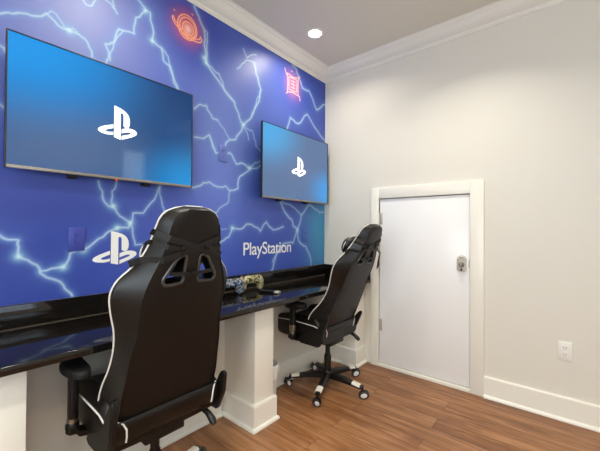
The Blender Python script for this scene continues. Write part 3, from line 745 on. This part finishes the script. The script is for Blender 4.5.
    loft(bm, rings); band = finish('back_band', bm, M['leather'], r)
    for sg in (1, -1):
        bm = bmesh.new(); tube(bm, [bk(sg*.180, -.022, .034), bk(sg*.180, -.024, .056), bk(sg*.182, -.020, .084), bk(sg*.192, -.010, .104), bk(sg*.209, .004, .108)], .0034, 6); finish('band_piping', bm, M['piping'], band)
    # --- neck pillow with its straps round the head of the back
    bm = bmesh.new(); bmesh.ops.create_icosphere(bm, subdivisions=4, radius=1)
    for v in bm.verts:
        x, y, z = v.co
        f = lambda t, p: math.copysign(abs(t)**p, t)
        v.co = bk(.140*f(x, .8), .116+.054*f(y, .9)+.012*(x*x), .690+.076*f(z, .8)-.01*(1-abs(x)))
    pil = finish('neck_pillow', bm, M['leather'], r, sharp=80)
    bm = bmesh.new(); tube(bm, [bk(.142*math.cos(t), .128, .690+.078*math.sin(t)) for t in [2*PI*k/40 for k in range(40)]], .003, 6, closed=True); finish('pillow_piping', bm, M['piping'], pil)
    def strap(p0, p1, w, sag=0):
        """webbing over the rear surface from point to point (x, v), tucked round both edges"""
        p = []; nn = []
        for i in range(21):
            t = i/20; x = p0[0]+(p1[0]-p0[0])*t; v = p0[1]+(p1[1]-p0[1])*t-sag*math.sin(PI*t)
            ww, wr, fe = interp(BACK, v); ax = abs(x); n = .004+.006*min(1, ax/wr)
            if ax > wr: n = .010+(fe-.010)*min(1, (ax-wr)/max(ww-wr, .01))
            p.append(bk(x, n-.010, v)); nn.append((tilt.to_3x3() @ V(math.copysign(min(1, max(0, (ax-wr*.9)/.05)), x), -1, 0)))
        bm = bmesh.new(); ribbon(bm, p, w, .003, nfn=lambda i: nn[i]); return finish('strap', bm, M['strap'], pil)
    strap((-.150, .792), (.150, .700), .022, 0); strap((-.205, .672), (.142, .790), .024, 0); strap((-.152, .752), (.146, .738), .018, .006)
    strap((-.09, .648), (.09, .648), .014, .006)
    for (x, v) in ((-.052, .746), (.050, .744), (.006, .644)):
        bm = bmesh.new(); t = bmesh.new(); box(t, -.012, .012, -.006, .004, -.010, .010, .003); merge(bm, t, tilt @ Matrix.Translation(V(x, -.010, v))); finish('buckle', bm, M['plastic'], pil)
    for x in (-.052, .050):
        bm = bmesh.new(); ribbon(bm, [bk(x, -.008, .742), bk(x*1.02, -.006, .715), bk(x*1.05, .012, .700), bk(x*1.05, .06, .69)], .012, .003, nrm=(0, -1, 0)); finish('strap', bm, M['strap'], pil)
    if swap:   # loose strap end hanging at the side
        bm = bmesh.new()
        ribbon(bm, [bk(.150, .03, .70), bk(.172, -.005, .68), bk(.178, -.012, .63), bk(.172, -.03, .585), bk(.150, -.035, .57), bk(.150, -.03, .60), bk(.160, -.012, .66)], .014, .003, nrm=(0, -1, .3)); finish('strap', bm, M['strap'], pil)
    # --- side hinge covers and recline lever
    for sg in (1, -1):
        bm = bmesh.new()
        out = [(-.150, .385), (-.135, .372), (.02, .372), (.05, .390), (.03, .425), (-.06, .450), (-.105, .480), (-.122, .585), (-.131, .605), (-.146, .604), (-.157, .585), (-.162, .470)]
        sk = math.tan(recline)
        poly(bm, [(y+ry+.125-max(0, z-.42)*sk*.9, z if sg < 0 else .42+(z-.42)*(.72 if z > .42 else 1)) for y, z in out], lambda u, v, d: V(sg*d, u, v), .220, .244)
        bmesh.ops.bevel(bm, geom=[e for e in bm.edges if all(abs(abs(v.co.x)-.244) < 1e-4 for v in e.verts)], offset=.010, segments=3, affect='EDGES')
        hc = finish('hinge_cover', bm, M['plastic'], r)
        if sg > 0:
            bm = bmesh.new(); tube(bm, [(.165, -.06, .385), (.175, -.10, .380), (.178, -.125, .372), (.180, -.155, .352), (.180, -.170, .338)], [.010, .012, .013, .016, .011], 10); finish('recline_lever', bm, M['plastic'], r)
    # --- armrests
    for sg in (1, -1):
        xa = sg*.266; ya = .125
        bm = bmesh.new(); loft(bm, [[V(x, ya+dy, z) for dy, z in ((-.028, .372-t), (.028, .372-t), (.028, .392-t), (-.028, .392-t))] for x, t in ((sg*.10, .002), (sg*.20, 0), (sg*.25, -.012), (sg*.262, -.028), (sg*.284, -.032))])
        tube(bm, [(xa, ya, .395), (xa, ya, .402), (xa, ya, .432), (xa, ya, .440)], [.017, .023, .023, .020], 14)
        ar = finish('armrest', bm, M['plastic'], r)
        bm = bmesh.new(); box(bm, xa-.0155, xa+.0155, ya-.021, ya+.021, .452, .628, .009, 3); box(bm, xa-.025, xa+.025, ya-.055, ya+.055, .618, .634, .005); finish('arm_post', bm, M['plastic'], ar)
        bm = bmesh.new(); tube(bm, [(xa, ya, .438), (xa, ya, .456)], .0195, 16)
        if swap: box(bm, xa-.017, xa+.017, ya-.0225, ya+.0225, .452, .505, .009, 3)
        cl_ = finish('arm_collar', bm, M['metal'], ar); cl_['label'] = 'bare metal collar'
        bm = bmesh.new(); out = []
        for k in range(36):
            t = 2*PI*k/36; y = math.copysign(abs(math.cos(t))**.8, math.cos(t)); x = math.copysign(abs(math.sin(t))**.8, math.sin(t))
            out.append((xa+x*.041*(1+.12*y)-sg*.020*y*y*(1 if y > 0 else .25), ya-.01+y*.108))
        cxm = sum(o_[0] for o_ in out)/36; cym = sum(o_[1] for o_ in out)/36
        rings = [[V(cxm+(x-cxm)*q, cym+(y-cym)*q, z) for x, y in out] for q, z in ((.86, .632), (.97, .636), (1, .644), (1, .654), (.96, .662), (.85, .667), (.5, .6665))]
        loft(bm, rings); finish('arm_pad', bm, M['rubber'], ar)
    return r
make_chair('nearer black gaming chair with its back to the viewer, left at the desk', CH1[0], math.radians(CH1[1]), math.radians(CH1[2]), math.radians(CH1[3]), CH1[4])
make_chair('farther black gaming chair leaning back near the corner, its whole star base in view', CH2[0], math.radians(CH2[1]), math.radians(CH2[2]), math.radians(CH2[3]), CH2[4], swap=True)

# ---------------------------------------------------------------- things on and under the desk
def gamepad(label, m, loc, rz, lean):
    r = root('game_controller', label, 'controller', loc, rz, 'game controllers on the desk')
    # grips down, face to the front, built in x (width) / z (up)
    bm = bmesh.new()
    box(bm, -.062, .062, -.020, .024, .046, .098, .018, 4)
    for sg in (1, -1):
        tube(bm, [(sg*.052, 0, .090), (sg*.062, 0, .074), (sg*.068, -.002, .052), (sg*.070, -.004, .030), (sg*.066, -.006, .014), (sg*.060, -.008, .006)], [.018, .029, .030, .026, .021, .012], 14)
    o = finish('tmp_pad', bm, m, None)
    md = o.modifiers.new('r', 'REMESH'); md.mode = 'VOXEL'; md.voxel_size = .0035
    ms = o.modifiers.new('s', 'SMOOTH'); ms.iterations = 5; ms.factor = .5
    me2 = applied(o); bpy.data.objects.remove(o)
    me2.materials.clear(); me2.materials.append(m)
    zmin = min(v.co.z for v in me2.vertices)
    T = Matrix.Rotation(lean, 4, 'X') @ Matrix.Scale(1.12, 4)
    for v in me2.vertices: v.co = T @ (v.co-V(0, 0, zmin))
    z2 = min(v.co.z for v in me2.vertices)
    for v in me2.vertices: v.co.z -= z2; 
    for p in me2.polygons: p.use_smooth = True
    b = bpy.data.objects.new('controller_shell', me2); C.objects.link(b); b.parent = r
    base = Matrix.Translation(V(0, 0, -z2)) @ T @ Matrix.Translation(V(0, 0, -zmin))
    def bit(nm, bm, mm):
        bmesh.ops.transform(bm, matrix=base, verts=bm.verts); return finish(nm, bm, mm, r)
    R90 = Matrix.Rotation(PI/2, 4, 'X')
    for sg in (1, -1):
        bm = bmesh.new(); lathe(bm, [(.007, 0), (.006, .008), (.0095, .010), (.0095, .013), (.006, .0145), (.001, .014)], seg=18, mtx=Matrix.Translation(V(sg*.027, -.015, .052)) @ R90); bit('thumb_stick', bm, M['plastic'])
        for k in range(4):
            a = PI/2*k; bm = bmesh.new()
            lathe(bm, [(.0045, 0), (.0045, .006), (.003, .0075), (.001, .0078)], seg=12, mtx=Matrix.Translation(V(sg*.060+.011*math.cos(a), -.019, .074+.011*math.sin(a))) @ R90); bit('button', bm, M['plastic'])
        bm = bmesh.new(); box(bm, sg*.052-.014, sg*.052+.014, -.008, .014, .094, .104, .004); bit('trigger', bm, M['plastic'])
    bm = bmesh.new(); box(bm, -.026, .026, -.022, -.012, .066, .092, .003); bit('touch_pad', bm, M['plastic'])
    return r
gamepad('blue-grey camouflage game controller on the desk beside the nearer chair back', M['camo_blue'], (-1.300, -.170, DT), math.radians(172), math.radians(14))
gamepad('green and tan camouflage game controller on the desk, nearer the small black remote', M['camo_green'], (-1.088, -.150, DT), math.radians(176), math.radians(14))

r = root('remote_control', 'slim black remote control with a pale end lying on the desk by the controllers', 'remote', (-1.052, -.285, DT), math.radians(14))
bm = bmesh.new()
rings = [[V(x*s, y, z) for x, z in ((-.020, .001), (.020, .001), (.0225, .006), (.021, .014), (.014, .0175), (-.014, .0175), (-.021, .014), (-.0225, .006))] for y, s in ((-.078, .86), (-.070, 1), (.0, .96), (.070, 1), (.078, .86))]
loft(bm, rings); finish('remote_body', bm, M['plastic'], r, sharp=50)
bm = bmesh.new(); loft(bm, [[V(x*s, y, z) for x, z in ((-.021, .004), (.021, .004), (.0232, .008), (.0218, .0145), (.0145, .0182), (-.0145, .0182), (-.0218, .0145), (-.0232, .008))] for y, s in ((-.0795, .80), (-.071, 1), (-.050, 1))]); tp = finish('end_cover', bm, M['remote_tip'], r, sharp=50)
for i in range(4):
    for j in range(3):
        bm = bmesh.new(); lathe(bm, [(.0035, .017), (.0035, .0188), (.001, .0192)], cx=-.010+.010*j, cy=-.03+.022*i, seg=10); finish('button', bm, M['rubber'], r)

r = root('waste_bin', 'small white waste bin with a folded liner behind the middle desk pedestal', 'bin', (-1.078, -.290, 0))
bm = bmesh.new()
lathe(bm, [(.001, .002), (.060, .002), (.064, .006), (.079, .262), (.081, .266), (.077, .266), (.062, .012), (.001, .010)], seg=40); finish('bin_body', bm, M['bin'], r)
bm = bmesh.new(); seg = 60
rings = []
for rad, z, wv in ((.082, .195, .004), (.0835, .235, .003), (.0845, .268, .001), (.0815, .2735, 0), (.0775, .268, .001), (.073, .20, .003)):
    rings.append([V((rad+wv*math.sin(7*t)+wv*.5*math.sin(17*t+1))*math.cos(t), (rad+wv*math.sin(7*t)+wv*.5*math.sin(17*t+1))*math.sin(t), z+(.012*math.sin(5*t) if rad == .082 else 0)) for t in [2*PI*k/seg for k in range(seg)]])
loft(bm, rings, cap=False); finish('bin_liner', bm, M['white'], r, sharp=70)

# ---------------------------------------------------------------- lights
def downlight(x, y, label, energy, colr=(1, .91, .75), spread=170, lens='lens'):
    r = root('downlight', label, 'ceiling light', (x, y, ZC), group='recessed ceiling lights')
    bm = bmesh.new(); lathe(bm, [(.050, 0), (.072, 0), (.073, -.003), (.064, -.006), (.054, -.007), (.050, -.005)], seg=40)
    finish('trim_ring', bm, M['trim'], r)
    bm = bmesh.new(); lathe(bm, [(.001, -.004), (.0505, -.004), (.046, -.0065), (.001, -.0075)], seg=32); finish('lens', bm, M[lens], r)
    l = bpy.data.lights.new('downlight_lamp', 'AREA'); l.shape = 'DISK'; l.size = .11; l.energy = energy; l.color = colr; l.spread = math.radians(spread)
    o = bpy.data.objects.new('downlight_lamp', l); C.objects.link(o); o.location = (x, y, ZC-.014)
downlight(-.615, -.337, 'small round recessed ceiling light glowing in the corner over the farther television', DL*.95, spread=150)
downlight(-1.93, -.60, 'round recessed ceiling light above the nearer television, out of view', DL*.9, spread=150)
for x, y, lb in ((-.75, -1.35, 'round recessed ceiling light in the middle of the ceiling on the door side'), (-2.45, -1.45, 'round recessed ceiling light in the middle of the ceiling'),
                 (-3.35, -1.5, 'round recessed ceiling light far left in the middle row'), (-2.95, -2.75, 'round recessed ceiling light behind the viewer')):
    downlight(x, y, lb, D2, (1, .94, .82), 125, 'lens_dim')
def daylight(loc, rot, sx, sy, e, colr=(.90, .97, 1)):  # area lamp at a window; plain room fill at the added ones
    l = bpy.data.lights.new('daylight_and_fill', 'AREA'); l.shape = 'RECTANGLE'; l.size = sx; l.size_y = sy; l.energy = e; l.color = colr
    o = bpy.data.objects.new('daylight_and_fill', l); C.objects.link(o); o.location = loc; o.rotation_euler = rot
daylight(((WX0+WX1)/2, YS+.005, (WZ0+WZ1)/2), (PI/2, 0, PI), WX1-WX0-.04, WZ1-WZ0-.06, WIN*.18)
daylight(((UX0+UX1)/2, YS+.005, (UZ0+UZ1)/2), (PI/2, 0, PI), UX1-UX0-.04, UZ1-UZ0-.04, WIN*WSOUTH)  # fill lamp in the added back-wall window
daylight((XW+.005, (QY0+QY1)/2, (QZ0+QZ1)/2), (PI/2, 0, -PI/2), QY1-QY0-.04, QZ1-QZ0-.04, WIN*WWEST)  # fill lamp in the added side-wall window
w = bpy.data.worlds.new('daylight'); S.world = w; w.use_nodes = True
w.node_tree.nodes['Background'].inputs[0].default_value = (.72, .86, 1, 1); w.node_tree.nodes['Background'].inputs[1].default_value = 3.0

# ---------------------------------------------------------------- camera
yaw, pitch, roll = .6940, .0114, .0068
cp = V(-2.6593, -1.8960, 1.193)
fw = V(math.cos(yaw)*math.cos(pitch), math.sin(yaw)*math.cos(pitch), math.sin(pitch)); rt = V(math.sin(yaw), -math.cos(yaw), 0); up = rt.cross(fw)
r2 = rt*math.cos(roll)+up*math.sin(roll); u2 = up*math.cos(roll)-rt*math.sin(roll)
cam = bpy.data.cameras.new('camera'); co_ = bpy.data.objects.new('camera', cam); C.objects.link(co_)
cam.sensor_fit = 'HORIZONTAL'; cam.sensor_width = 36; cam.lens = 324.67/600*36; cam.clip_start = .02
co_.matrix_world = Matrix(((r2.x, u2.x, -fw.x, cp.x), (r2.y, u2.y, -fw.y, cp.y), (r2.z, u2.z, -fw.z, cp.z), (0, 0, 0, 1)))
S.camera = co_
S.view_settings.view_transform = 'Standard'; S.view_settings.look = 'None'; S.view_settings.gamma = 1; S.view_settings.use_curve_mapping = False
S.view_settings.exposure = EXPO
S.cycles.use_denoising = True
S.cycles.max_bounces = 10; S.cycles.diffuse_bounces = 6; S.cycles.glossy_bounces = 5
S.cycles.sample_clamp_indirect = 6
